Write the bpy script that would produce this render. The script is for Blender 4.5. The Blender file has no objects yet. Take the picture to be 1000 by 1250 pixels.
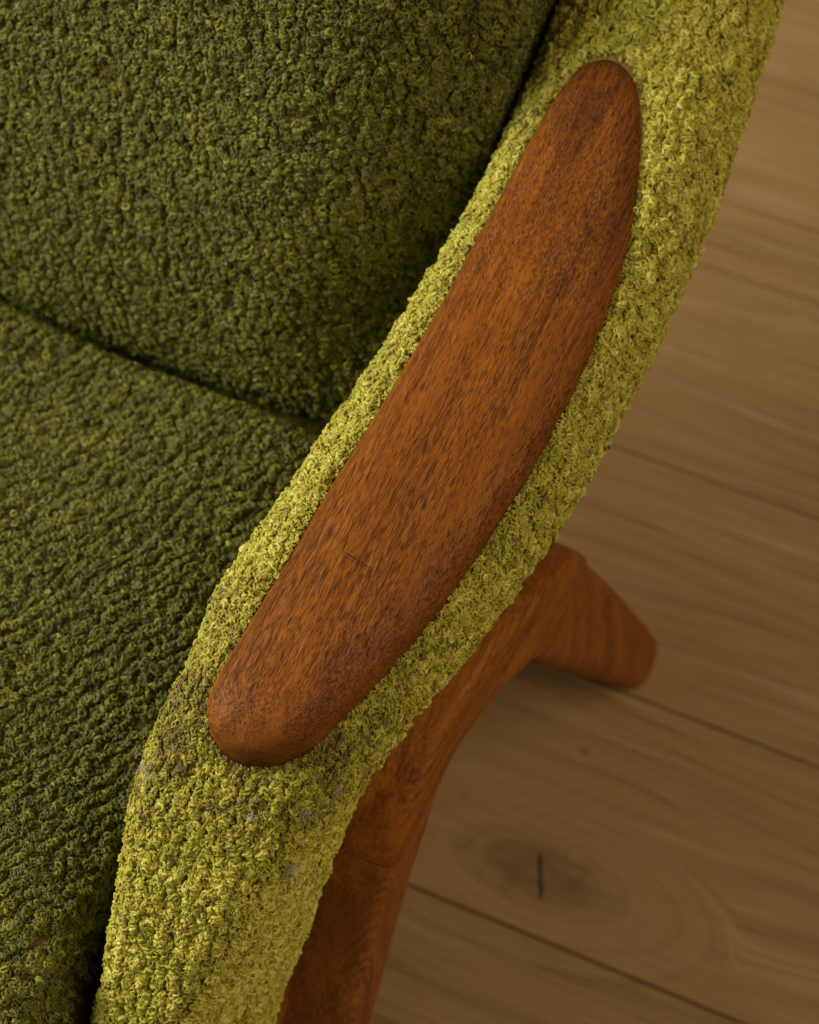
import bpy, bmesh, math, random
import numpy as np
from mathutils import Vector, Matrix

random.seed(7)
rng = np.random.default_rng(11)
scene = bpy.context.scene
COL = scene.collection

# ------------------------------------------------------------------ camera
# World: X runs along the floor boards (and across the chair), Y towards the
# chair's back, Z up, metres.  The photographer stands in front of and a bit
# outside the sitter's left arm, looking down on it.
PITCH, YAW, CAM_H = math.radians(58.8), math.radians(23.6), 1.3898
cam_d = bpy.data.cameras.new("camera")
cam = bpy.data.objects.new("camera", cam_d); COL.objects.link(cam)
cam.location = (0, 0, CAM_H)
cam.rotation_euler = (math.pi/2 - PITCH, 0, YAW)
cam_d.sensor_fit = 'VERTICAL'; cam_d.sensor_height = 36; cam_d.lens = 70
cam_d.clip_start = .05; cam_d.clip_end = 50
cam_d.dof.use_dof = True; cam_d.dof.focus_distance = .945; cam_d.dof.aperture_fstop = 8.0
scene.camera = cam

# ------------------------------------------------------------------ light
world = bpy.data.worlds.new("World"); scene.world = world; world.use_nodes = True
bg = world.node_tree.nodes["Background"]
bg.inputs[0].default_value = (1.0, .82, .58, 1); bg.inputs[1].default_value = .105

def area(name, loc, target, size, size_y, power, color):
    l = bpy.data.lights.new(name, 'AREA'); l.shape = 'RECTANGLE'
    l.size, l.size_y, l.energy, l.color = size, size_y, power, color
    o = bpy.data.objects.new(name, l); COL.objects.link(o)
    o.location = loc
    o.rotation_euler = (Vector(target) - Vector(loc)).to_track_quat('-Z', 'Y').to_euler()
    return o
area("window_light", (-2.25, -.05, 1.8), (-.25, .45, .5), 1.3, 1.5, 86, (1.0, .93, .80))
area("room_light", (1.7, .45, 2.35), (-.1, .6, .1), 2.2, 2.0, 34, (1.0, .79, .54))

vs = scene.view_settings
vs.view_transform = 'Standard'; vs.look = 'None'; vs.exposure = 0; vs.gamma = 1; vs.use_curve_mapping = False
scene.cycles.max_bounces = 4
scene.cycles.use_adaptive_sampling = True; scene.cycles.adaptive_threshold = .03

# ------------------------------------------------------------------ helpers
def link(o, parent=None):
    COL.objects.link(o)
    if parent is not None: o.parent = parent
    return o

def mesh_obj(name, V, F, mat, parent=None, smooth=True):
    me = bpy.data.meshes.new(name)
    me.from_pydata([tuple(map(float, v)) for v in V], [], F)
    if smooth: me.polygons.foreach_set('use_smooth', [True]*len(me.polygons))
    me.update()
    me.materials.append(mat)
    return link(bpy.data.objects.new(name, me), parent)

def catmull(P, n):
    """Dense smooth resampling of rows P, about evenly in the first three columns."""
    P = np.asarray(P, float)
    Q = np.vstack([2*P[0]-P[1], P, 2*P[-1]-P[-2]])
    out = []
    for i in range(1, len(Q)-2):
        for t in np.linspace(0, 1, 24, endpoint=False):
            a, b, c, d = Q[i-1], Q[i], Q[i+1], Q[i+2]
            out.append(.5*((2*b) + (c-a)*t + (2*a-5*b+4*c-d)*t*t + (3*b-a-3*c+d)*t**3))
    out.append(P[-1]); out = np.array(out)
    s = np.r_[0, np.cumsum(np.linalg.norm(np.diff(out[:, :3], axis=0), axis=1))]
    u = np.linspace(0, s[-1], n)
    return np.array([np.interp(u, s, out[:, k]) for k in range(out.shape[1])]).T

def grid_faces(nu, nv, closed_v=False):
    F = []
    for i in range(nu-1):
        for j in range(nv if closed_v else nv-1):
            k = (j+1) % nv
            F.append((i*nv+j, i*nv+k, (i+1)*nv+k, (i+1)*nv+j))
    return F

def loft(name, rings, mat, parent, cap=True):
    """rings: (n, m, 3) closed sections."""
    n, m, _ = rings.shape
    V = rings.reshape(-1, 3); F = grid_faces(n, m, True)
    if cap:
        V = np.vstack([V, rings[0].mean(0), rings[-1].mean(0)])
        for j in range(m):
            F.append((j, (j+1) % m, n*m)); F.append(((n-1)*m+(j+1) % m, (n-1)*m+j, n*m+1))
    o = mesh_obj(name, V, F, mat, parent)
    bm = bmesh.new(); bm.from_mesh(o.data); bmesh.ops.recalc_face_normals(bm, faces=bm.faces); bm.to_mesh(o.data); bm.free()
    return o

# lattice value noise, 3-D, for shaping geometry
_T = rng.random(4096)
def vnoise(p, seed=0):
    p = np.asarray(p, float); i = np.floor(p).astype(np.int64); f = p - i; f = f*f*(3-2*f)
    def h(dx, dy, dz):
        k = ((i[..., 0]+dx)*73856093) ^ ((i[..., 1]+dy)*19349663) ^ ((i[..., 2]+dz)*83492791) ^ (seed*2654435761)
        return _T[(k ^ (k >> 13)) & 4095]
    r = 0
    for dx in (0, 1):
        for dy in (0, 1):
            for dz in (0, 1):
                w = (f[..., 0] if dx else 1-f[..., 0])*(f[..., 1] if dy else 1-f[..., 1])*(f[..., 2] if dz else 1-f[..., 2])
                r = r + w*h(dx, dy, dz)
    return r

# ------------------------------------------------------------------ materials
class NT:
    def __init__(s, name):
        s.m = bpy.data.materials.new(name); s.m.use_nodes = True
        s.t = s.m.node_tree; s.n = s.t.nodes; s.b = s.n["Principled BSDF"]
    def new(s, t, **kw):
        n = s.n.new(t)
        for k, v in kw.items(): setattr(n, k, v)
        return n
    def l(s, a, b): s.t.links.new(a, b)
    def put(s, sock, v):
        if hasattr(v, 'links'): s.l(v, sock)
        else: sock.default_value = v
    def math(s, op, a, b=None, c=None, clamp=False):
        n = s.new('ShaderNodeMath', operation=op, use_clamp=clamp)
        for i, v in enumerate((a, b, c)):
            if v is not None: s.put(n.inputs[i], v)
        return n.outputs[0]
    def smooth(s, v, a, b, lo=0., hi=1.):
        n = s.new('ShaderNodeMapRange', interpolation_type='SMOOTHSTEP')
        s.put(n.inputs[0], v)
        for i, x in enumerate((a, b, lo, hi)): n.inputs[i+1].default_value = x
        return n.outputs[0]
    def mapping(s, vec, scale=(1, 1, 1), loc=(0, 0, 0), rot=(0, 0, 0)):
        n = s.new('ShaderNodeMapping'); s.l(vec, n.inputs[0])
        n.inputs['Location'].default_value = loc; n.inputs['Rotation'].default_value = rot; n.inputs['Scale'].default_value = scale
        return n.outputs[0]
    def noise(s, vec, scale=1., detail=3., rough=.55, dist=0.):
        n = s.new('ShaderNodeTexNoise'); s.l(vec, n.inputs['Vector'])
        n.inputs['Scale'].default_value = scale; n.inputs['Detail'].default_value = detail
        n.inputs['Roughness'].default_value = rough; n.inputs['Distortion'].default_value = dist
        return n.outputs[0]
    def mix(s, f, a, b, mode='MIX'):
        n = s.new('ShaderNodeMix', data_type='RGBA', blend_type=mode)
        s.put(n.inputs[0], f)
        for sock, v in ((n.inputs[6], a), (n.inputs[7], b)):
            if hasattr(v, 'links'): s.l(v, sock)
            else: sock.default_value = (*v, 1)
        return n.outputs[2]
    def ramp(s, f, stops):
        n = s.new('ShaderNodeValToRGB'); s.put(n.inputs[0], f); e = n.color_ramp.elements
        while len(e) < len(stops): e.new(.5)
        for k, (p, c) in enumerate(stops): e[k].position = p; e[k].color = (*c, 1)
        return n.outputs[0]
    def bump(s, h, dist, strength=1.):
        n = s.new('ShaderNodeBump'); s.l(h, n.inputs['Height'])
        n.inputs['Distance'].default_value = dist; n.inputs['Strength'].default_value = strength
        s.l(n.outputs[0], s.b.inputs['Normal'])
    def sep(s, vec):
        n = s.new('ShaderNodeSeparateXYZ'); s.l(vec, n.inputs[0]); return n.outputs

def teak(name, dark, mid, light, along='Y', pores=1., flecks=0., rot=(0, 0, 0), rough=.46):
    """Oiled teak; the grain runs along one axis of the object."""
    t = NT(name)
    co = t.new('ShaderNodeTexCoord').outputs['Object']
    def st(a, b):
        d = {'X': (b, a, a), 'Y': (a, b, a), 'Z': (a, a, b)}[along]
        return t.mapping(co, d, rot=rot)
    bands = t.noise(st(75, 3), 1, 4, .6, .5)
    fine = t.noise(st(520, 9), 1, 4, .65)
    col = t.ramp(t.math('ADD', t.math('MULTIPLY', bands, .38), t.math('MULTIPLY', fine, .62)),
                 [(.38, dark), (.5, mid), (.62, light)])
    patch = t.noise(co, 14, 2, .5)
    col = t.mix(t.smooth(patch, .35, .7), col, t.mix(.5, col, mid), 'MIX')
    # open pores: short dark dashes
    p1 = t.noise(st(2400, 105), 1, 1, .5, .12)
    p2 = t.noise(st(3500, 170), 1, 1, .5, .12)
    dens = t.noise(st(60, 3), 1, 3, .6, .4)
    thr = t.math('MULTIPLY_ADD', dens, -.36, .725)
    pore = t.math('MAXIMUM', t.smooth(t.math('SUBTRACT', p1, thr), .0, .06),
                  t.math('MULTIPLY', t.smooth(t.math('SUBTRACT', p2, thr), -.01, .05), .7))
    pore = t.math('MULTIPLY', pore, pores, clamp=True)
    col = t.mix(t.math('MULTIPLY', pore, .82), col, (.030, .010, .004))
    if flecks:
        x, y, z = t.sep(co)
        w = t.new('ShaderNodeTexWave', wave_type='BANDS', bands_direction='Z')
        cv = t.new('ShaderNodeCombineXYZ')
        # chevron-shaped ray flecks up the outer corner
        t.l(x, cv.inputs[0]); t.l(y, cv.inputs[1])
        cn = t.math('ADD', t.math('SUBTRACT', x, y), t.math('MULTIPLY_ADD', z, .27, flecks))
        arch = t.math('MULTIPLY', t.math('POWER', t.math('ABSOLUTE', cn), 1.5), 18.)
        t.l(t.math('ADD', z, arch), cv.inputs[2]); t.l(cv.outputs[0], w.inputs[0])
        w.inputs['Scale'].default_value = 24; w.inputs['Distortion'].default_value = 7.; w.inputs['Detail'].default_value = 3
        w.inputs['Detail Scale'].default_value = 3
        near = t.smooth(t.math('ABSOLUTE', cn), .006, .022, 1, 0)
        f = t.math('MULTIPLY', t.math('MULTIPLY', t.smooth(w.outputs[1], .6, .95), near), .32)
        col = t.mix(f, col, (.42, .20, .07))
    t.l(col, t.b.inputs['Base Color'])
    ro = t.math('ADD', t.math('MULTIPLY', fine, .14), rough-.05)
    t.l(t.math('ADD', ro, t.math('MULTIPLY', pore, .25)), t.b.inputs['Roughness'])
    t.b.inputs['Specular IOR Level'].default_value = .16
    t.bump(t.math('SUBTRACT', t.math('MULTIPLY', fine, .2), pore), .00022, .8)
    return t

def paw_material():
    t = teak("oiled_teak", (.165, .047, .005), (.265, .082, .008), (.35, .120, .013), 'Y', rot=(0, 0, math.radians(4)))
    # one shallow scratch across the grain
    x, y, z = t.sep(t.new('ShaderNodeTexCoord').outputs['Object'])
    base = t.b.inputs['Base Color'].links[0].from_socket
    wig = t.math('MULTIPLY', t.math('SUBTRACT', t.noise(t.new('ShaderNodeTexCoord').outputs['Object'], 300, 2, .6), .5), .0016)
    line = t.math('ADD', t.math('ADD', t.math('SUBTRACT', y, .4102), t.math('MULTIPLY', t.math('ADD', x, .2055), .22)), wig)
    d = t.math('MINIMUM', t.math('ABSOLUTE', line), t.math('ADD', t.math('ABSOLUTE', t.math('ADD', line, .0016)), .0002))
    m = t.math('MULTIPLY', t.smooth(d, .0002, .0007, 1, 0), t.smooth(t.math('ABSOLUTE', t.math('ADD', x, .2055)), .004, .010, 1, 0))
    t.l(t.mix(t.math('MULTIPLY', m, .8), base, (.03, .010, .004)), t.b.inputs['Base Color'])
    return t.m

def floor_material():
    t = NT("oiled_oak_boards")
    geo = t.new('ShaderNodeNewGeometry').outputs['Position']
    oi = t.new('ShaderNodeObjectInfo')
    rnd = oi.outputs['Random']
    x, y, z = t.sep(geo)
    off = t.new('ShaderNodeCombineXYZ'); t.l(t.math('MULTIPLY', rnd, 13.7), off.inputs[0]); t.l(t.math('MULTIPLY', rnd, 7.3), off.inputs[2])
    vadd = t.new('ShaderNodeVectorMath', operation='ADD'); t.l(geo, vadd.inputs[0]); t.l(off.outputs[0], vadd.inputs[1])
    p = vadd.outputs[0]
    # growth-ring field: across-board position, bent round the knots
    wob = t.noise(t.mapping(p, (1.6, 7, 1)), 1, 3, .5)
    field = t.math('ADD', y, t.math('MULTIPLY', t.math('SUBTRACT', wob, .5), .10))
    knotmask = None
    for kx, ky, s, sx in ((-.125, .526, .055, 2.3), (.215, 1.075, .016, 2.0), (.03, .775, .012, 2.2), (-.13, .63, .007, 1.6), (-.20, .56, .006, 1.6)):
        dx = t.math('DIVIDE', t.math('SUBTRACT', x, kx), sx); dy = t.math('SUBTRACT', y, ky)
        r = t.math('SQRT', t.math('ADD', t.math('MULTIPLY', dx, dx), t.math('MULTIPLY', dy, dy)))
        w = t.smooth(r, s*.35, s*1.25, 1, 0)
        rr = t.math('ADD', r, t.math('MULTIPLY', t.math('SUBTRACT', wob, .5), .05))
        n = t.new('ShaderNodeMix', data_type='FLOAT'); t.l(w, n.inputs[0]); t.l(field, n.inputs[2]); t.l(rr, n.inputs[3]); field = n.outputs[0]
        k = t.math('MULTIPLY', t.smooth(t.math('ADD', r, t.math('MULTIPLY', t.math('SUBTRACT', t.noise(geo, 60, 3, .6), .5), s*.7)), s*.05, s*.60, 1, 0), .62 if s > .03 else .6)
        knotmask = k if knotmask is None else t.math('MAXIMUM', knotmask, k)
    cv = t.new('ShaderNodeCombineXYZ'); t.l(field, cv.inputs[0]); t.l(t.math('MULTIPLY', rnd, 31.), cv.inputs[1]); t.l(t.math('MULTIPLY', x, .03), cv.inputs[2])
    rings = t.noise(cv.outputs[0], 120, 3, .6)
    broad = t.noise(cv.outputs[0], 22, 2, .5)
    fine = t.noise(t.mapping(p, (12, 330, 1)), 1, 3, .6)
    patch = t.noise(t.mapping(p, (2.5, 6, 1)), 1, 3, .55)
    g = t.math('ADD', t.math('ADD', t.math('MULTIPLY', rings, .42), t.math('MULTIPLY', broad, .14)), t.math('ADD', t.math('MULTIPLY', fine, .32), t.math('MULTIPLY', patch, .12)))
    col = t.ramp(g, [(.36, (.235, .137, .052)), (.45, (.33, .202, .080)), (.51, (.385, .240, .100)), (.57, (.40, .254, .110)), (.66, (.50, .350, .185))])
    col = t.mix(t.smooth(patch, .42, .7, 0, .22), col, (.25, .150, .060))
    cont = t.math('ABSOLUTE', t.math('SUBTRACT', t.noise(cv.outputs[0], 48, 2, .5), .5))
    cont = t.math('MULTIPLY', t.smooth(cont, .006, .030, 1, 0), t.smooth(t.noise(t.mapping(p, (5, 18, 1), loc=(3, 1, 0)), 1, 2, .5), .40, .62))
    col = t.mix(t.math('MULTIPLY', cont, .40), col, (.50, .38, .23))
    tone = t.new('ShaderNodeHueSaturation'); t.l(col, tone.inputs['Color'])
    t.l(t.math('MULTIPLY_ADD', rnd, .14, .92), tone.inputs['Value']); tone.inputs['Saturation'].default_value = 1.0
    col = t.mix(t.math('MULTIPLY', knotmask, .75), tone.outputs[0], (.075, .040, .018))
    # the split in the big knot
    crn = t.math('MULTIPLY', t.math('SUBTRACT', t.noise(geo, 160, 3, .6), .5), .006)
    cx = t.math('ABSOLUTE', t.math('ADD', t.math('ADD', crn, t.math('SUBTRACT', x, -.125)), t.math('MULTIPLY', t.math('SUBTRACT', y, .526), .44)))
    cy = t.math('ABSOLUTE', t.math('SUBTRACT', y, .524))
    crack = t.math('MULTIPLY', t.smooth(cx, .0008, .0026, 1, 0), t.smooth(cy, .012, .019, 1, 0))
    col = t.mix(t.math('MULTIPLY', crack, .9), col, (.018, .010, .005))
    t.l(col, t.b.inputs['Base Color'])
    t.l(t.math('MULTIPLY_ADD', fine, .16, .42), t.b.inputs['Roughness'])
    t.b.inputs['Specular IOR Level'].default_value = .35
    t.bump(t.math('SUBTRACT', t.math('MULTIPLY', g, .5), crack), .0012, .5)
    return t.m

def backing_material(name, c1, c2):
    t = NT(name)
    co = t.new('ShaderNodeTexCoord').outputs['Object']
    n = t.noise(co, 420, 4, .65)
    n2 = t.noise(co, 45, 3, .6)
    col = t.ramp(t.math('ADD', t.math('MULTIPLY', n, .6), t.math('MULTIPLY', n2, .4)), [(.35, c1), (.65, c2)])
    t.l(col, t.b.inputs['Base Color'])
    t.b.inputs['Roughness'].default_value = .95; t.b.inputs['Specular IOR Level'].default_value = .1
    t.bump(n, .0012, 1.)
    return t.m

def yarn_material(name, stops, sheen=.25):
    t = NT(name)
    a = t.new('ShaderNodeAttribute', attribute_type='INSTANCER', attribute_name='tint')
    co = t.new('ShaderNodeTexCoord').outputs['Object']
    geo = t.new('ShaderNodeNewGeometry').outputs['Position']
    n = t.noise(geo, 900, 2, .6)
    v = t.math('ADD', a.outputs['Fac'], t.math('MULTIPLY', t.math('SUBTRACT', n, .5), .5), clamp=True)
    t.l(t.ramp(v, stops), t.b.inputs['Base Color'])
    t.b.inputs['Roughness'].default_value = .5; t.b.inputs['Specular IOR Level'].default_value = .36
    t.b.inputs['Sheen Weight'].default_value = sheen; t.b.inputs['Sheen Roughness'].default_value = .45
    t.b.inputs['Sheen Tint'].default_value = (1, .95, .7, 1)
    return t.m

M_PAW = paw_material()
M_FRAME = teak("teak_frame", (.15, .040, .004), (.33, .105, .010), (.47, .175, .022), 'Y', .55, rough=.48).m
M_LEG = teak("teak_leg", (.14, .037, .004), (.30, .095, .009), (.43, .155, .019), 'Z', .55, flecks=.406, rough=.48).m
M_LEG2 = teak("teak_rear_leg", (.15, .040, .004), (.30, .095, .009), (.42, .150, .019), 'Z', .45, rough=.5).m
M_FLOOR = floor_material()
M_SUB = backing_material("dark_subfloor", (.02, .012, .006), (.03, .02, .01))
M_BACK_G = backing_material("green_fabric_backing", (.085, .055, .014), (.150, .096, .028))
M_BACK_L = backing_material("lime_fabric_backing", (.15, .105, .024), (.26, .20, .045))
M_YARN_G = yarn_material("dark_green_yarn", [(.0, (.032, .036, .005)), (.35, (.092, .099, .011)), (.7, (.185, .190, .019)), (1., (.38, .36, .045))], .0)
M_YARN_L = yarn_material("lime_yarn", [(.0, (.16, .105, .026)), (.22, (.29, .258, .028)), (.6, (.445, .42, .042)), (1., (.70, .65, .15))], .0)
M_LINT = NT("grey_lint"); M_LINT.b.inputs['Base Color'].default_value = (.52, .45, .43, 1); M_LINT.b.inputs['Roughness'].default_value = .9; M_LINT = M_LINT.m

# ------------------------------------------------------------------ floor
floor = mesh_obj("floor", [(-1.7, -.5, -.022), (1.2, -.5, -.022), (1.2, 2.6, -.022), (-1.7, 2.6, -.022)], [(0, 1, 2, 3)], M_SUB, smooth=False)
floor["kind"] = "structure"; floor["label"] = "brown oiled oak board floor with dark seams"
BW = .21
def plank_mesh():
    bm = bmesh.new()
    bmesh.ops.create_cube(bm, size=1)
    bmesh.ops.scale(bm, vec=(2.8, BW-.0014, .02), verts=bm.verts)
    bmesh.ops.bevel(bm, geom=[e for e in bm.edges if all(v.co.z > 0 for v in e.verts)], offset=.0015, segments=2, affect='EDGES', profile=.5)
    me = bpy.data.meshes.new("plank"); bm.to_mesh(me); bm.free(); me.materials.append(M_FLOOR)
    return me
pm = plank_mesh()
for k in range(-5, 9):
    o = link(bpy.data.objects.new("plank", pm), floor)
    o.location = (-.25, 1.3189 - (k+.5)*BW, -.0105)

# ------------------------------------------------------------------ armchair
chair = bpy.data.objects.new("armchair", None); COL.objects.link(chair)
chair.empty_display_size = .2
chair["label"] = "armchair in dark green and lime looped wool with teak armrest and legs"
chair["category"] = "armchair"

# ---- arm: upholstered tube.  y_top z_top | y_bot z_bot | x_inner x_outer | boxiness
ARM = np.array([
 (1.06, .90, 1.17, .83, -.262, -.175, 2.8),
 (.955, .775, 1.05, .70, -.258, -.165, 2.8),
 (.88, .695, .94, .605, -.253, -.152, 2.8),
 (.81, .640, .85, .548, -.249, -.140, 2.8),
 (.74, .612, .755, .520, -.246, -.133, 2.8),
 (.66, .595, .665, .502, -.245, -.130, 2.8),
 (.60, .587, .60, .494, -.249, -.132, 2.8),
 (.52, .582, .52, .489, -.256, -.137, 2.8),
 (.43, .581, .43, .488, -.264, -.151, 2.8),
 (.385, .579, .395, .487, -.269, -.162, 2.8),
 (.345, .573, .372, .478, -.2665, -.170, 2.9),
 (.315, .560, .358, .466, -.2705, -.177, 3.0),
 (.292, .540, .348, .450, -.2710, -.181, 3.6),
 (.270, .513, .338, .430, -.2690, -.184, 4.4),
 (.243, .470, .322, .400, -.2650, -.187, 5.2),
 (.214, .415, .305, .360, -.2655, -.191, 5.6),
 (.187, .355, .288, .312, -.2720, -.195, 4.0),
 (.160, .295, .270, .262, -.2780, -.197, 4.0)])
A = catmull(np.c_[np.zeros(len(ARM)), ARM], 170)[:, 1:]
NTH = 84
th = np.linspace(0, 2*np.pi, NTH, endpoint=False)
rings = np.zeros((len(A), NTH, 3))
for i, (yt, zt, yb, zb, xl, xr, n) in enumerate(A):
    c, s = np.cos(th), np.sin(th)
    X = np.sign(c)*np.abs(c)**(2/n); Z = np.sign(s)*np.abs(s)**(2/n)
    mid = np.array([(yt+yb)/2, (zt+zb)/2]); d = np.array([(yt-yb)/2, (zt-zb)/2])
    rings[i, :, 0] = (xl+xr)/2 + X*(xr-xl)/2 - .5*(1+X)*.5*(1+Z)*np.interp(zt, [.40, .55], [.034, 0.])*np.interp(yt, [.30, .33], [1, 0])
    rings[i, :, 1] = mid[0] + Z*d[0]; rings[i, :, 2] = mid[1] + Z*d[1]
und = (vnoise(rings*38, 3)-.5)*.004
rings[..., 2] += und; rings[..., 0] += und*.6
arm = loft("armrest", rings, M_BACK_L, chair)
arm["label"] = "lime looped wool armrest"

# panel of the same cloth under the arm, and the lower outer corner of the back
def soft_box(name, lo, hi, mat, parent, bev=.02, bulge=0.):
    bm = bmesh.new(); bmesh.ops.create_cube(bm, size=1)
    lo, hi = np.array(lo), np.array(hi)
    for v in bm.verts: v.co = Vector(((lo+hi)/2 + np.array(v.co)*(hi-lo)))
    bmesh.ops.bevel(bm, geom=bm.edges[:], offset=bev, segments=4, affect='EDGES', profile=.5)
    me = bpy.data.meshes.new(name); bm.to_mesh(me); bm.free()
    me.polygons.foreach_set('use_smooth', [True]*len(me.polygons)); me.materials.append(mat)
    return link(bpy.data.objects.new(name, me), parent)
panel = soft_box("arm_panel", (-.256, .345, .31), (-.212, .62, .53), M_BACK_L, chair, .018)
shell = soft_box("outer_back", (-.25, .600, .345), (-.160, .90, .54), M_BACK_L, chair, .03)

# ---- seat cushion
def seat_z(x, y):
    z = .446 - .10*((y-.36)/.30)**2*.16
    e = np.clip((y-.541)/.021, 0, 1); z = z - .055*(1-np.sqrt(np.maximum(0, 1-e**2.2)))
    r = np.clip((x+.325)/.075, 0, 1); z = z - .026*r*r
    z = z - .10*np.clip((x+.290)/.022, 0, 1)*np.clip((.34-y)/.06, 0, 1)     # tucks down beside the arm front
    f = np.clip((.14-y)/.10, 0, 1); z = z - .06*(1-np.sqrt(np.maximum(0, 1-f**2)))
    return z
def sheet(name, S, mat, skirt=None):
    nu, nv, _ = S.shape
    V = S.reshape(-1, 3); F = grid_faces(nu, nv)
    if skirt is not None:              # close the cushion: rim goes down/back to a second face
        n0 = len(V); V = np.vstack([V, (S+skirt).reshape(-1, 3)])
        F += [tuple(n0+i for i in reversed(f)) for f in grid_faces(nu, nv)]
        ring = [i*nv for i in range(nu)] + [(nu-1)*nv+j for j in range(1, nv)] + [i*nv+nv-1 for i in range(nu-2, -1, -1)] + [j for j in range(nv-2, 0, -1)]
        for a, b in zip(ring, ring[1:]+ring[:1]): F.append((b, a, n0+a, n0+b))
    return mesh_obj(name, V, F, mat, chair)
xs = np.linspace(-.80, -.250, 110); ys = np.r_[np.linspace(.04, .54, 90), np.linspace(.5415, .562, 20)]
Y, Xg = np.meshgrid(ys, xs, indexing='ij')
und = (vnoise(np.stack([Xg*9, Y*9, Y*0], -1), 5)-.5)*.010
S_SEAT = np.stack([Xg, Y + .042*(-.28-Xg), seat_z(Xg, Y)+und], -1)
seat = sheet("seat_cushion", S_SEAT[:, ::1], M_BACK_G, np.array([0, 0, -.09]))
seat["label"] = "dark green looped wool seat"

# ---- backrest: leans back, wraps forward a little towards the wing
us = np.linspace(0, 1, 180); xs = np.linspace(-.80, -.252, 110)
U, Xb = np.meshgrid(us, xs, indexing='ij')
h = U*.50
ang = math.radians(21)
e = np.clip(1-h/.062, 0, 1)
depth = .022*(1-np.sqrt(np.maximum(0, 1-e**2.0)))       # rounded lower edge
Yb = .5618 + h*math.sin(ang) + depth*1.6 - .05*np.clip((Xb+.36)/.14, 0, 1)**2*0 + .10*h*h
Zb = .398 + h*math.cos(ang)
bul = .018*np.sin(np.clip(h/.30, 0, 1)*np.pi)
Yb = Yb - bul
Yb = Yb + .10*np.clip((Xb+.36)/.12, 0, 1.2)**2*np.clip(h/.1, .2, 1)
und = (vnoise(np.stack([Xb*8, Zb*8, Zb*0+3], -1), 9)-.5)*.010
S_BACK = np.stack([Xb, Yb+und + .042*(-.28-Xb), Zb], -1)
back = sheet("backrest", S_BACK, M_BACK_G, np.array([0, .09, -.03]))
back["label"] = "dark green looped wool backrest"

base = soft_box("seat_base", (-.80, .20, .24), (-.245, .66, .36), M_BACK_L, chair, .02)

# ---- looped pile: yarn curls instanced over the cloth (too many to count)
def tube(path, rad, sides=5):
    n = len(path); T = np.gradient(path, axis=0); T /= np.linalg.norm(T, axis=1)[:, None]
    N = np.cross(T, [.3, .5, .81]); N /= np.linalg.norm(N, axis=1)[:, None]; B = np.cross(T, N)
    a = np.linspace(0, 2*np.pi, sides, endpoint=False)
    r = rad*np.minimum(1, .55+np.minimum(np.arange(n), np.arange(n)[::-1])*.45)
    V = path[:, None, :] + r[:, None, None]*(np.cos(a)[None, :, None]*N[:, None, :] + np.sin(a)[None, :, None]*B[:, None, :])
    return V.reshape(-1, 3), [tuple(f) for f in grid_faces(n, sides, True)]

def curl(kind, r):
    """One little yarn loop about 1 unit in radius standing on z=0."""
    Vs, Fs, off = [], [], 0
    turns = r.uniform(1.0, 1.7); n = int(11*turns)+3
    t = np.linspace(0, 1, n)
    a = t*turns*2*np.pi + r.uniform(0, 6.28)
    ph = r.uniform(0, 6.28, 6)
    rr = r.uniform(.75, 1.0) + .18*np.sin(a*1.5+ph[0])
    tilt = r.uniform(.25, 1.2) if kind != 'flat' else r.uniform(.05, .5)
    x = np.cos(a)*rr; y0 = np.sin(a)*rr*r.uniform(.6, .95)
    z = (t-.5)*r.uniform(.5, 1.1) + .2*np.sin(a*2.3+ph[1])
    y = y0*np.cos(tilt) - z*np.sin(tilt); z = y0*np.sin(tilt) + z*np.cos(tilt)
    path = np.stack([x, y, z], -1); path[:, 2] -= path[:, 2].min() - .05
    path[:, 2] *= .85
    plies = 2
    for k in range(plies):
        pt = t*turns*2*np.pi*2.2 + k*np.pi
        T = np.gradient(path, axis=0); T /= np.linalg.norm(T, axis=1)[:, None]
        N = np.cross(T, [.2, .4, .89]); N /= np.linalg.norm(N, axis=1)[:, None]; B = np.cross(T, N)
        q = path + .15*(np.cos(pt)[:, None]*N + np.sin(pt)[:, None]*B)
        V, F = tube(q, r.uniform(.24, .31), 5)
        Vs.append(V); Fs += [tuple(i+off for i in f) for f in F]; off += len(V)
    return np.vstack(Vs), Fs

def euler_from(normals, r, tilt):
    n = len(normals)
    z = normals + r.normal(0, tilt, (n, 3)); z /= np.linalg.norm(z, axis=1)[:, None]
    t = r.normal(0, 1, (n, 3)); x = t - (t*z).sum(1)[:, None]*z; x /= np.linalg.norm(x, axis=1)[:, None]
    y = np.cross(z, x)
    ry = np.arcsin(np.clip(-x[:, 2], -1, 1)); rx = np.arctan2(y[:, 2], z[:, 2]); rz = np.arctan2(x[:, 1], x[:, 0])
    return np.stack([rx, ry, rz], -1)

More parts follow.
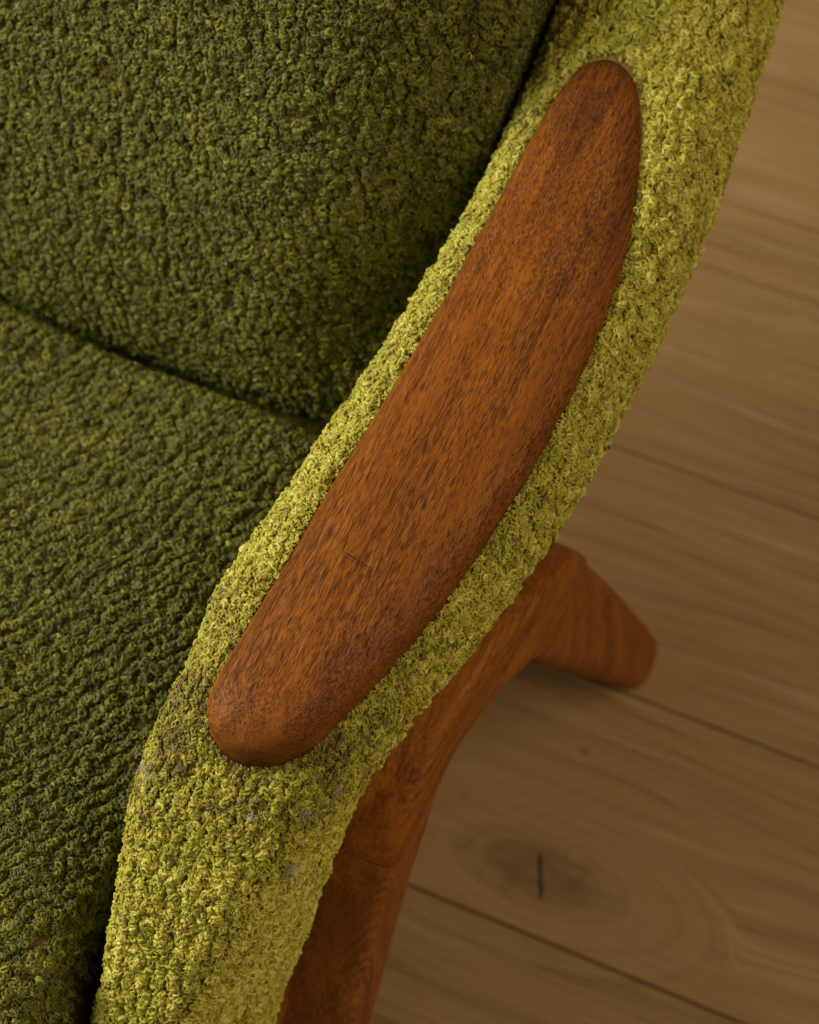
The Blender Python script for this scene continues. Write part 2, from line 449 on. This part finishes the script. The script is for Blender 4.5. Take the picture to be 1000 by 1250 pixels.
def pile_tree(nvar):
    ng = bpy.data.node_groups.new("yarn_loops", 'GeometryNodeTree')
    ng.interface.new_socket("Geometry", in_out='INPUT', socket_type='NodeSocketGeometry')
    ng.interface.new_socket("Geometry", in_out='OUTPUT', socket_type='NodeSocketGeometry')
    N, L = ng.nodes, ng.links
    gi, go = N.new('NodeGroupInput'), N.new('NodeGroupOutput')
    def attr(name, ty):
        n = N.new('GeometryNodeInputNamedAttribute'); n.data_type = ty; n.inputs['Name'].default_value = name
        return next(o for o in n.outputs if o.enabled and o.name == 'Attribute')
    proto = attr('proto', 'INT')
    def pick(k):
        c = N.new('FunctionNodeCompare'); c.data_type = 'INT'; c.operation = 'EQUAL'
        ins = [i for i in c.inputs if i.enabled]
        L.new(proto, ins[0]); ins[1].default_value = k
        s = N.new('GeometryNodeSeparateGeometry'); s.domain = 'POINT'
        L.new(gi.outputs[0], s.inputs[0]); L.new(c.outputs[0], s.inputs[1])
        return s.outputs[0]
    g2i = N.new('GeometryNodeGeometryToInstance')
    for k in range(nvar): L.new(pick(k), g2i.inputs[0])
    iop = N.new('GeometryNodeInstanceOnPoints')
    L.new(pick(-1), iop.inputs['Points']); L.new(g2i.outputs[0], iop.inputs['Instance'])
    iop.inputs['Pick Instance'].default_value = True
    L.new(attr('pick', 'INT'), iop.inputs['Instance Index'])
    e2r = N.new('FunctionNodeEulerToRotation'); L.new(attr('spin', 'FLOAT_VECTOR'), e2r.inputs[0])
    L.new(e2r.outputs[0], iop.inputs['Rotation']); L.new(attr('size', 'FLOAT'), iop.inputs['Scale'])
    L.new(iop.outputs[0], go.inputs[0])
    return ng
NVAR = 10
TREE = pile_tree(NVAR)
CURLS = [curl('flat' if k % 3 == 0 else 'up', np.random.default_rng(100+k)) for k in range(NVAR)]

def pile(parent, P, Nn, size, tint, mat, tilt, label):
    n = len(P); r = np.random.default_rng(n)
    V, F, proto = [P], [], [np.full(n, -1)]
    off = n
    c0 = P.mean(0)*0
    for k, (cv, cf) in enumerate(CURLS):
        V.append(cv); F += [tuple(int(i+off) for i in f) for f in cf]; off += len(cv); proto.append(np.full(len(cv), k))
    V = np.vstack(V); m = off-n
    me = bpy.data.meshes.new("boucle_loops"); me.from_pydata(V.tolist(), [], F)
    me.polygons.foreach_set('use_smooth', [True]*len(me.polygons))
    pad = lambda a: np.concatenate([a, np.zeros((m,)+a.shape[1:])])
    def put(name, ty, data, key):
        at = me.attributes.new(name, ty, 'POINT'); at.data.foreach_set(key, np.ascontiguousarray(data).ravel())
    put('proto', 'INT', np.concatenate(proto).astype(np.int32), 'value')
    put('pick', 'INT', pad(r.integers(0, NVAR, n)).astype(np.int32), 'value')
    put('spin', 'FLOAT_VECTOR', pad(euler_from(Nn, r, tilt)).astype(np.float32), 'vector')
    put('size', 'FLOAT', pad(size).astype(np.float32), 'value')
    put('tint', 'FLOAT', pad(tint).astype(np.float32), 'value')
    me.materials.append(mat)
    o = link(bpy.data.objects.new("boucle_loops", me), parent)
    o["kind"] = "stuff"; o["label"] = label
    md = o.modifiers.new("loops", 'NODES'); md.node_group = TREE
    return o

OUT_L = [(-.2337, .3077), (-.2415, .3175), (-.2431, .3348), (-.2412, .3631), (-.2392, .4022), (-.2372, .447), (-.2341, .4954), (-.2318, .5399),
         (-.2303, .592), (-.2285, .6287), (-.2268, .6684), (-.2252, .6975), (-.2203, .7229), (-.2152, .7313)]
OUT_R = [(-.1995, .7371), (-.1929, .7341), (-.1814, .7222), (-.1712, .6994), (-.1613, .6666), (-.1551, .6333), (-.1513, .595), (-.1504, .5479),
         (-.1530, .4995), (-.1575, .4595), (-.1640, .4133), (-.1728, .3769), (-.1823, .3434), (-.192, .3207), (-.1987, .3134), (-.2095, .3065)]
loop = OUT_L + [(-.2072, .7378)] + OUT_R + [(-.2225, .3042)]
lp = np.array(loop); lp = np.c_[lp, np.zeros(len(lp))]
dense = catmull(np.vstack([lp[-3:], lp, lp[:4]]), 1400)
i0 = np.argmin(np.linalg.norm(dense[:500, :2]-lp[0, :2], axis=1)); i1 = 900+np.argmin(np.linalg.norm(dense[900:, :2]-lp[0, :2], axis=1))
dense = dense[i0:i1]
idx = np.linspace(0, len(dense)-1, 181).astype(int)[:-1]
O = dense[idx, :2]
O[:, 1] += .004*np.clip((.42-O[:, 1])/.11, 0, 1)
for _ in range(3): O = .25*np.roll(O, 1, 0)+.5*O+.25*np.roll(O, -1, 0)
def near_rest(P):
    """(inside the rest's outline, distance to it) for points on the upper side of the arm."""
    x, y = P[:, 0], P[:, 1]
    ins = np.zeros(len(P), bool); d = np.full(len(P), 9.)
    Q = np.roll(O, -1, 0)
    for (x1, y1), (x2, y2) in zip(O, Q):
        c = (y1 > y) != (y2 > y)
        ins ^= c & (x < (x2-x1)*(y-y1)/(y2-y1+1e-12)+x1)
        d = np.minimum(d, np.hypot(x-x1, y-y1))
    low = P[:, 2] < .545
    return ins & ~low, np.where(low, 9., d)

def sample(o, per_m2, r, cond=None):
    """Random points with normals on a mesh object, thinned by a small voxel grid."""
    me = o.data; me.calc_loop_triangles()
    v = np.empty(len(me.vertices)*3); me.vertices.foreach_get('co', v); v = v.reshape(-1, 3)
    vn = np.empty(len(me.vertices)*3); me.vertices.foreach_get('normal', vn); vn = vn.reshape(-1, 3)
    t = np.empty(len(me.loop_triangles)*3, np.int32); me.loop_triangles.foreach_get('vertices', t); t = t.reshape(-1, 3)
    if cond is not None: t = t[cond(v[t].mean(1), vn[t].mean(1))]
    a = np.linalg.norm(np.cross(v[t[:, 1]]-v[t[:, 0]], v[t[:, 2]]-v[t[:, 0]]), axis=1)/2
    n = int(a.sum()*per_m2)
    k = r.choice(len(t), n, p=a/a.sum()); b = r.random((n, 2)); b[b.sum(1) > 1] = 1-b[b.sum(1) > 1]
    w = np.c_[1-b.sum(1), b]
    P = (v[t[k]]*w[..., None]).sum(1); Nn = (vn[t[k]]*w[..., None]).sum(1); Nn /= np.linalg.norm(Nn, axis=1)[:, None]
    return P, Nn

def thin(P, cell, r):
    key = np.floor((P + r.random(3)*cell)/cell).astype(np.int64)
    key = key[:, 0]*1000003 ^ key[:, 1]*10007 ^ key[:, 2]*101
    _, i = np.unique(key, return_index=True)
    return i

def rows(c, P, spacing, warp, wscale, seed):
    """0..1, 1 on the middle of a loop row, 0 in the furrow between rows."""
    q = c/spacing + warp*(vnoise(P*wscale, seed)-.5)*2 + .5*warp*(vnoise(P*wscale*2.7, seed+1)-.5)*2
    return .5+.5*np.cos(2*np.pi*q)

r = np.random.default_rng(5)
# seat: rows run front to back, slanting
P, Nn = sample(seat, 2200000, r, lambda c, n: (n[:, 2] > .2) & (c[:, 0] > -.66))
rw = rows(P[:, 0]*.875 - P[:, 1]*.485, P, .0080, 1.05, 62, 21)
brk = vnoise(P*260, 31)
keep = r.random(len(P)) < np.clip(.12 + 1.2*(rw*.42+brk*.85-.39), .03, 1)
P, Nn, rw = P[keep], Nn[keep], rw[keep]
i = thin(P, .0017, r); P, Nn, rw = P[i], Nn[i], rw[i]
P = P + Nn*(rw*.0017-.0002)[:, None]
tint = np.clip(.43 + r.normal(0, .15, len(P)) + .28*(vnoise(P*120, 41)-.5) + .15*(rw-.5), 0, 1)
pile(seat, P, Nn, r.uniform(.0011, .0019, len(P))*(.8+.3*rw), tint, M_YARN_G, .45, "dark green yarn loops of the seat")

# back
P, Nn = sample(back, 2200000, r, lambda c, n: (n[:, 1] < .2) & (c[:, 0] > -.66) & (c[:, 2] < .74))
rw = rows(P[:, 0]*.93 + P[:, 2]*.30, P, .0080, 1.2, 80, 23)
brk = vnoise(P*240, 33)
keep = r.random(len(P)) < np.clip(.14 + 1.2*(rw*.40+brk*.85-.40), .04, 1)
P, Nn, rw = P[keep], Nn[keep], rw[keep]
i = thin(P, .0017, r); P, Nn, rw = P[i], Nn[i], rw[i]
P = P + Nn*(rw*.0015-.0002)[:, None]
tint = np.clip(.43 + r.normal(0, .15, len(P)) + .28*(vnoise(P*120, 43)-.5) + .15*(rw-.5), 0, 1)
pile(back, P, Nn, r.uniform(.0011, .0019, len(P))*(.8+.3*rw), tint, M_YARN_G, .45, "dark green yarn loops of the backrest")

# arm: rows follow the arm; worn thin round the front of the wooden rest
P, Nn = sample(arm, 3000000, r, lambda c, n: (n[:, 2] > -.5) & (c[:, 1] < .97))
rw = rows(P[:, 0], P, .0075, .8, 70, 25)
brk = vnoise(P*260, 35)
wear = np.exp(-(((P[:, 1]-.318)/.050)**2 + ((P[:, 2]-.555)/.045)**2))
keep = r.random(len(P)) < np.clip(.12 + 1.25*(rw*.40+brk*.9-.38) - .06*wear, .05, 1)*np.where((P[:, 1] < .32) & (P[:, 2] < .515) & (np.abs(Nn[:, 0]-.72) < .10), .10, 1.) + np.where(near_rest(P)[1] < .005, .6, 0)
P, Nn, rw, wear = P[keep], Nn[keep], rw[keep], wear[keep]
i = thin(P, .0016, r); P, Nn, rw, wear = P[i], Nn[i], rw[i], wear[i]
# the pile is pressed flat where the wooden rest is let in
inside, dist = near_rest(P)
keep = ~inside | (dist < .0012); P, Nn, rw, wear, dist = P[keep], Nn[keep], rw[keep], wear[keep], dist[keep]
press = np.clip(dist/.004, .62, 1)
P = P + Nn*((rw*.0013-.0002)*(1-.6*wear)*press)[:, None]
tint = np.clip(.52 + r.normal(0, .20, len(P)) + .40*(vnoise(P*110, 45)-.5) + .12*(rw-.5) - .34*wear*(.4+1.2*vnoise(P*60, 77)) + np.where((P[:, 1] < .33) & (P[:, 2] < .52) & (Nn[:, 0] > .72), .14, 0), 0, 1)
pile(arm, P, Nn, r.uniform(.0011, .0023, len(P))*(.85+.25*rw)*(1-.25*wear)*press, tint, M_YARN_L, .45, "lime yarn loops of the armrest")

for o_, nm in ((panel, "arm panel"), (shell, "outer back"), (base, "seat base")):
    P, Nn = sample(o_, 420000, r)
    i = thin(P, .0020, r); P, Nn = P[i], Nn[i]
    tint = np.clip(.5 + r.normal(0, .17, len(P)), 0, 1)
    pile(o_, P, Nn, r.uniform(.0013, .0020, len(P)), tint, M_YARN_L, .35, "lime yarn loops of the " + nm)

# ---- teak hand rest let into the arm
def rim(y): return np.interp(y, [.28, .32, .38, .58, .70, .76], [.5665, .5705, .574, .5785, .5945, .607])
midx = lambda y: np.interp(y, [.33, .40, .45, .50, .55, .60, .65, .70], [-.2125, -.2030, -.1978, -.1935, -.1911, -.1912, -.1928, -.1985])
ys_ = np.clip(O[:, 1], .343, .700); SP = np.c_[midx(ys_), ys_]
rho = np.r_[1.0, 1.0, 1.0, .995, .985, .97, .945, .91, .86, .79, .70, .58, .44, .28, .12]
zz = np.r_[-.016, -.006, .0015]
V = []
Hh = .0140
for k, q in enumerate(rho):
    xy = SP + (O-SP)*q
    if k < 3: dz = np.full(len(O), zz[k])
    else: dz = .0015 + Hh*(1-q**2.8)**(1/1.8)
    V.append(np.c_[xy, rim(O[:, 1])*q + rim(SP[:, 1])*(1-q) + dz])
V = np.array(V); m = len(O)
Vf = V.reshape(-1, 3)
F = [tuple(reversed(f)) for f in grid_faces(len(rho), m, True)]
# close the crown (thin slit along the spine) and the underside
n0 = len(Vf); last = (len(rho)-1)*m
Vf = np.vstack([Vf, np.c_[SP, rim(SP[:, 1]) + .0015 + Hh]])
for j in range(m):
    k = (j+1) % m
    F.append((last+k, last+j, n0+j, n0+k))
F.append(tuple(range(m)))
paw = mesh_obj("hand_rest", Vf, F, M_PAW, chair)
bm = bmesh.new(); bm.from_mesh(paw.data); bmesh.ops.remove_doubles(bm, verts=bm.verts, dist=1e-5); bmesh.ops.recalc_face_normals(bm, faces=bm.faces)
bm.to_mesh(paw.data); bm.free()
paw.data.polygons.foreach_set('use_smooth', [True]*len(paw.data.polygons))
paw["label"] = "curved oiled teak hand rest with dark pores"

# ---- teak frame under the arm
def limb(name, st, mat, n=None, sides=44, expo=2.8, roll=0., cap=(.001, .001)):
    """st rows: x y z half_width(along the outward side) half_depth."""
    S = np.asarray(st, float) if n is None else catmull(st, n)
    n = len(S)
    T = np.gradient(S[:, :3], axis=0); T /= np.linalg.norm(T, axis=1)[:, None]
    rings = []
    side = np.array([1., 0, 0])
    for k in range(n):
        a = side - T[k]*(side@T[k]); a /= np.linalg.norm(a); b = np.cross(T[k], a)
        ca, sa = math.cos(roll), math.sin(roll); a, b = a*ca+b*sa, b*ca-a*sa
        u = np.linspace(0, 2*np.pi, sides, endpoint=False); c, s = np.cos(u), np.sin(u)
        sc = 1.
        rings.append(S[k, :3] + (np.sign(c)*np.abs(c)**(2/expo)*S[k, 3])[:, None]*a + (np.sign(s)*np.abs(s)**(2/expo)*S[k, 4])[:, None]*b)
    R = np.array(rings)
    def endcap(Rk, t, cap):
        k = min(1, cap/.008)
        c = Rk.mean(0); return [c + (Rk-c)*(1-(1-q)*k) + t*cap*e for q, e in ((.965, .45), (.90, .8), (.8, 1.), (.4, 1.05))]
    R = np.concatenate([np.array(endcap(R[0], -T[0], cap[0])[::-1]), R, np.array(endcap(R[-1], T[-1], cap[1]))])
    o = loft(name, R, mat, chair)
    return o
FR = catmull([
 (-.196, .258, .000, .019, .020), (-.196, .296, .12, .023, .0245), (-.1955, .328, .22, .0265, .028), (-.194, .355, .30, .028, .031),
 (-.1915, .376, .347, .028, .033), (-.191, .402, .377, .028, .032), (-.188, .440, .389, .0275, .030), (-.180, .489, .388, .0275, .030),
 (-.174, .526, .370, .028, .031), (-.1698, .5490, .3550, .0285, .0340), (-.1668, .5625, .3300, .0285, .0358), (-.1630, .577, .298, .0285, .0365), (-.1515, .622, .205, .0270, .0330),
 (-.1375, .676, .09, .0245, .0280), (-.128, .712, .012, .0220, .0240)], 150)
cut1 = int(np.argmin(np.abs(FR[:75, 2]-.352))); cut2 = 75+int(np.argmin(np.abs(FR[75:, 2]-.335)))
limb("front_leg", FR[:cut1+1], M_LEG, expo=8.0, cap=(.001, .0004))
limb("side_rail", FR[cut1:cut2+1], M_FRAME, expo=7.0, cap=(.0004, .0004))
limb("rear_leg", FR[cut2:], M_LEG2, expo=3.1, cap=(.0004, .014))
limb("front_rail", [(-.70, .300, .240, .02, .02), (-.45, .300, .240, .02, .02), (-.212, .302, .240, .02, .02)], M_FRAME, n=8, expo=4)

# ---- bits of lint caught in the loops of the arm: tangles of fine fibre
def lint(name, pts, n, rad, length, mat, spread):
    rl = np.random.default_rng(len(name)*7+n); Vs, Fs, off = [], [], 0
    a, b = np.array(pts[0]), np.array(pts[-1])
    for k in range(n):
        c = a + (b-a)*rl.random() + rl.normal(0, spread, 3)
        p = [c]; d = (b-a)/max(1e-6, np.linalg.norm(b-a))*.8 + rl.normal(0, .8, 3)
        for _ in range(7):
            d = d + rl.normal(0, .55, 3); d /= np.linalg.norm(d)
            q = p[-1] + d*length/7; p.append(q + (c-q)*.08)
        V, F = tube(np.array(p), rad, 4); Vs.append(V); Fs += [tuple(i+off for i in f) for f in F]; off += len(V)
    o = mesh_obj(name, np.vstack(Vs), Fs, mat, arm); o["kind"] = "stuff"; o["label"] = {"grey_lint": "pale grey lint", "dark_lint": "dark grey lint", "white_lint": "short white fibre", "red_lint": "tiny red fibre"}[mat.name] + " caught in the lime loops"
    return o
def plain(name, c):
    t = NT(name); t.b.inputs['Base Color'].default_value = (*c, 1); t.b.inputs['Roughness'].default_value = .9; return t.m
out = lambda p, n, d=.0043: tuple(np.array(p)+np.array(n)*d)
lint("lint", [out((-.1869, .3076, .5373), (.81, -.48, .34)), out((-.1915, .3060, .5395), (.7, -.5, .45))], 46, .00009, .0055, M_LINT, .0010)
lint("lint", [out((-.2046, .2954, .5405), (.23, -.76, .61)), out((-.2085, .2950, .5405), (.23, -.76, .61))], 22, .00008, .0045, M_LINT, .0008)
lint("lint", [out((-.1877, .2939, .5108), (.9, -.42, .09)), out((-.1915, .2865, .5050), (.8, -.5, .2))], 60, .00009, .0065, M_LINT, .0011)
lint("lint", [out((-.2637, .3013, .5391), (-.66, -.52, .55)), out((-.2570, .2940, .5375), (-.41, -.65, .64))], 40, .00008, .0055, M_LINT, .0018)
lint("lint", [out((-.1795, .3259, .5411), (.92, -.37, .15)), out((-.1810, .3200, .5350), (.92, -.37, .15))], 26, .00008, .0055, M_LINT, .0008)
lint("lint", [out((-.153, .4242, .5401), (.98, -.22, .03)), out((-.154, .4180, .5340), (.98, -.22, .03))], 20, .00008, .005, plain("dark_lint", (.10, .08, .07)), .0007)
lint("lint", [out((-.226, .2646, .5061), (0, -.83, .55)), out((-.2285, .2645, .5061), (0, -.83, .55))], 7, .00012, .0030, plain("white_lint", (.75, .72, .66)), .0003)
lint("lint", [out((-.1797, .3231, .5346), (.93, -.35, .10)), out((-.1797, .3225, .5340), (.93, -.35, .10))], 8, .00014, .0016, plain("red_lint", (.55, .03, .03)), .0002)
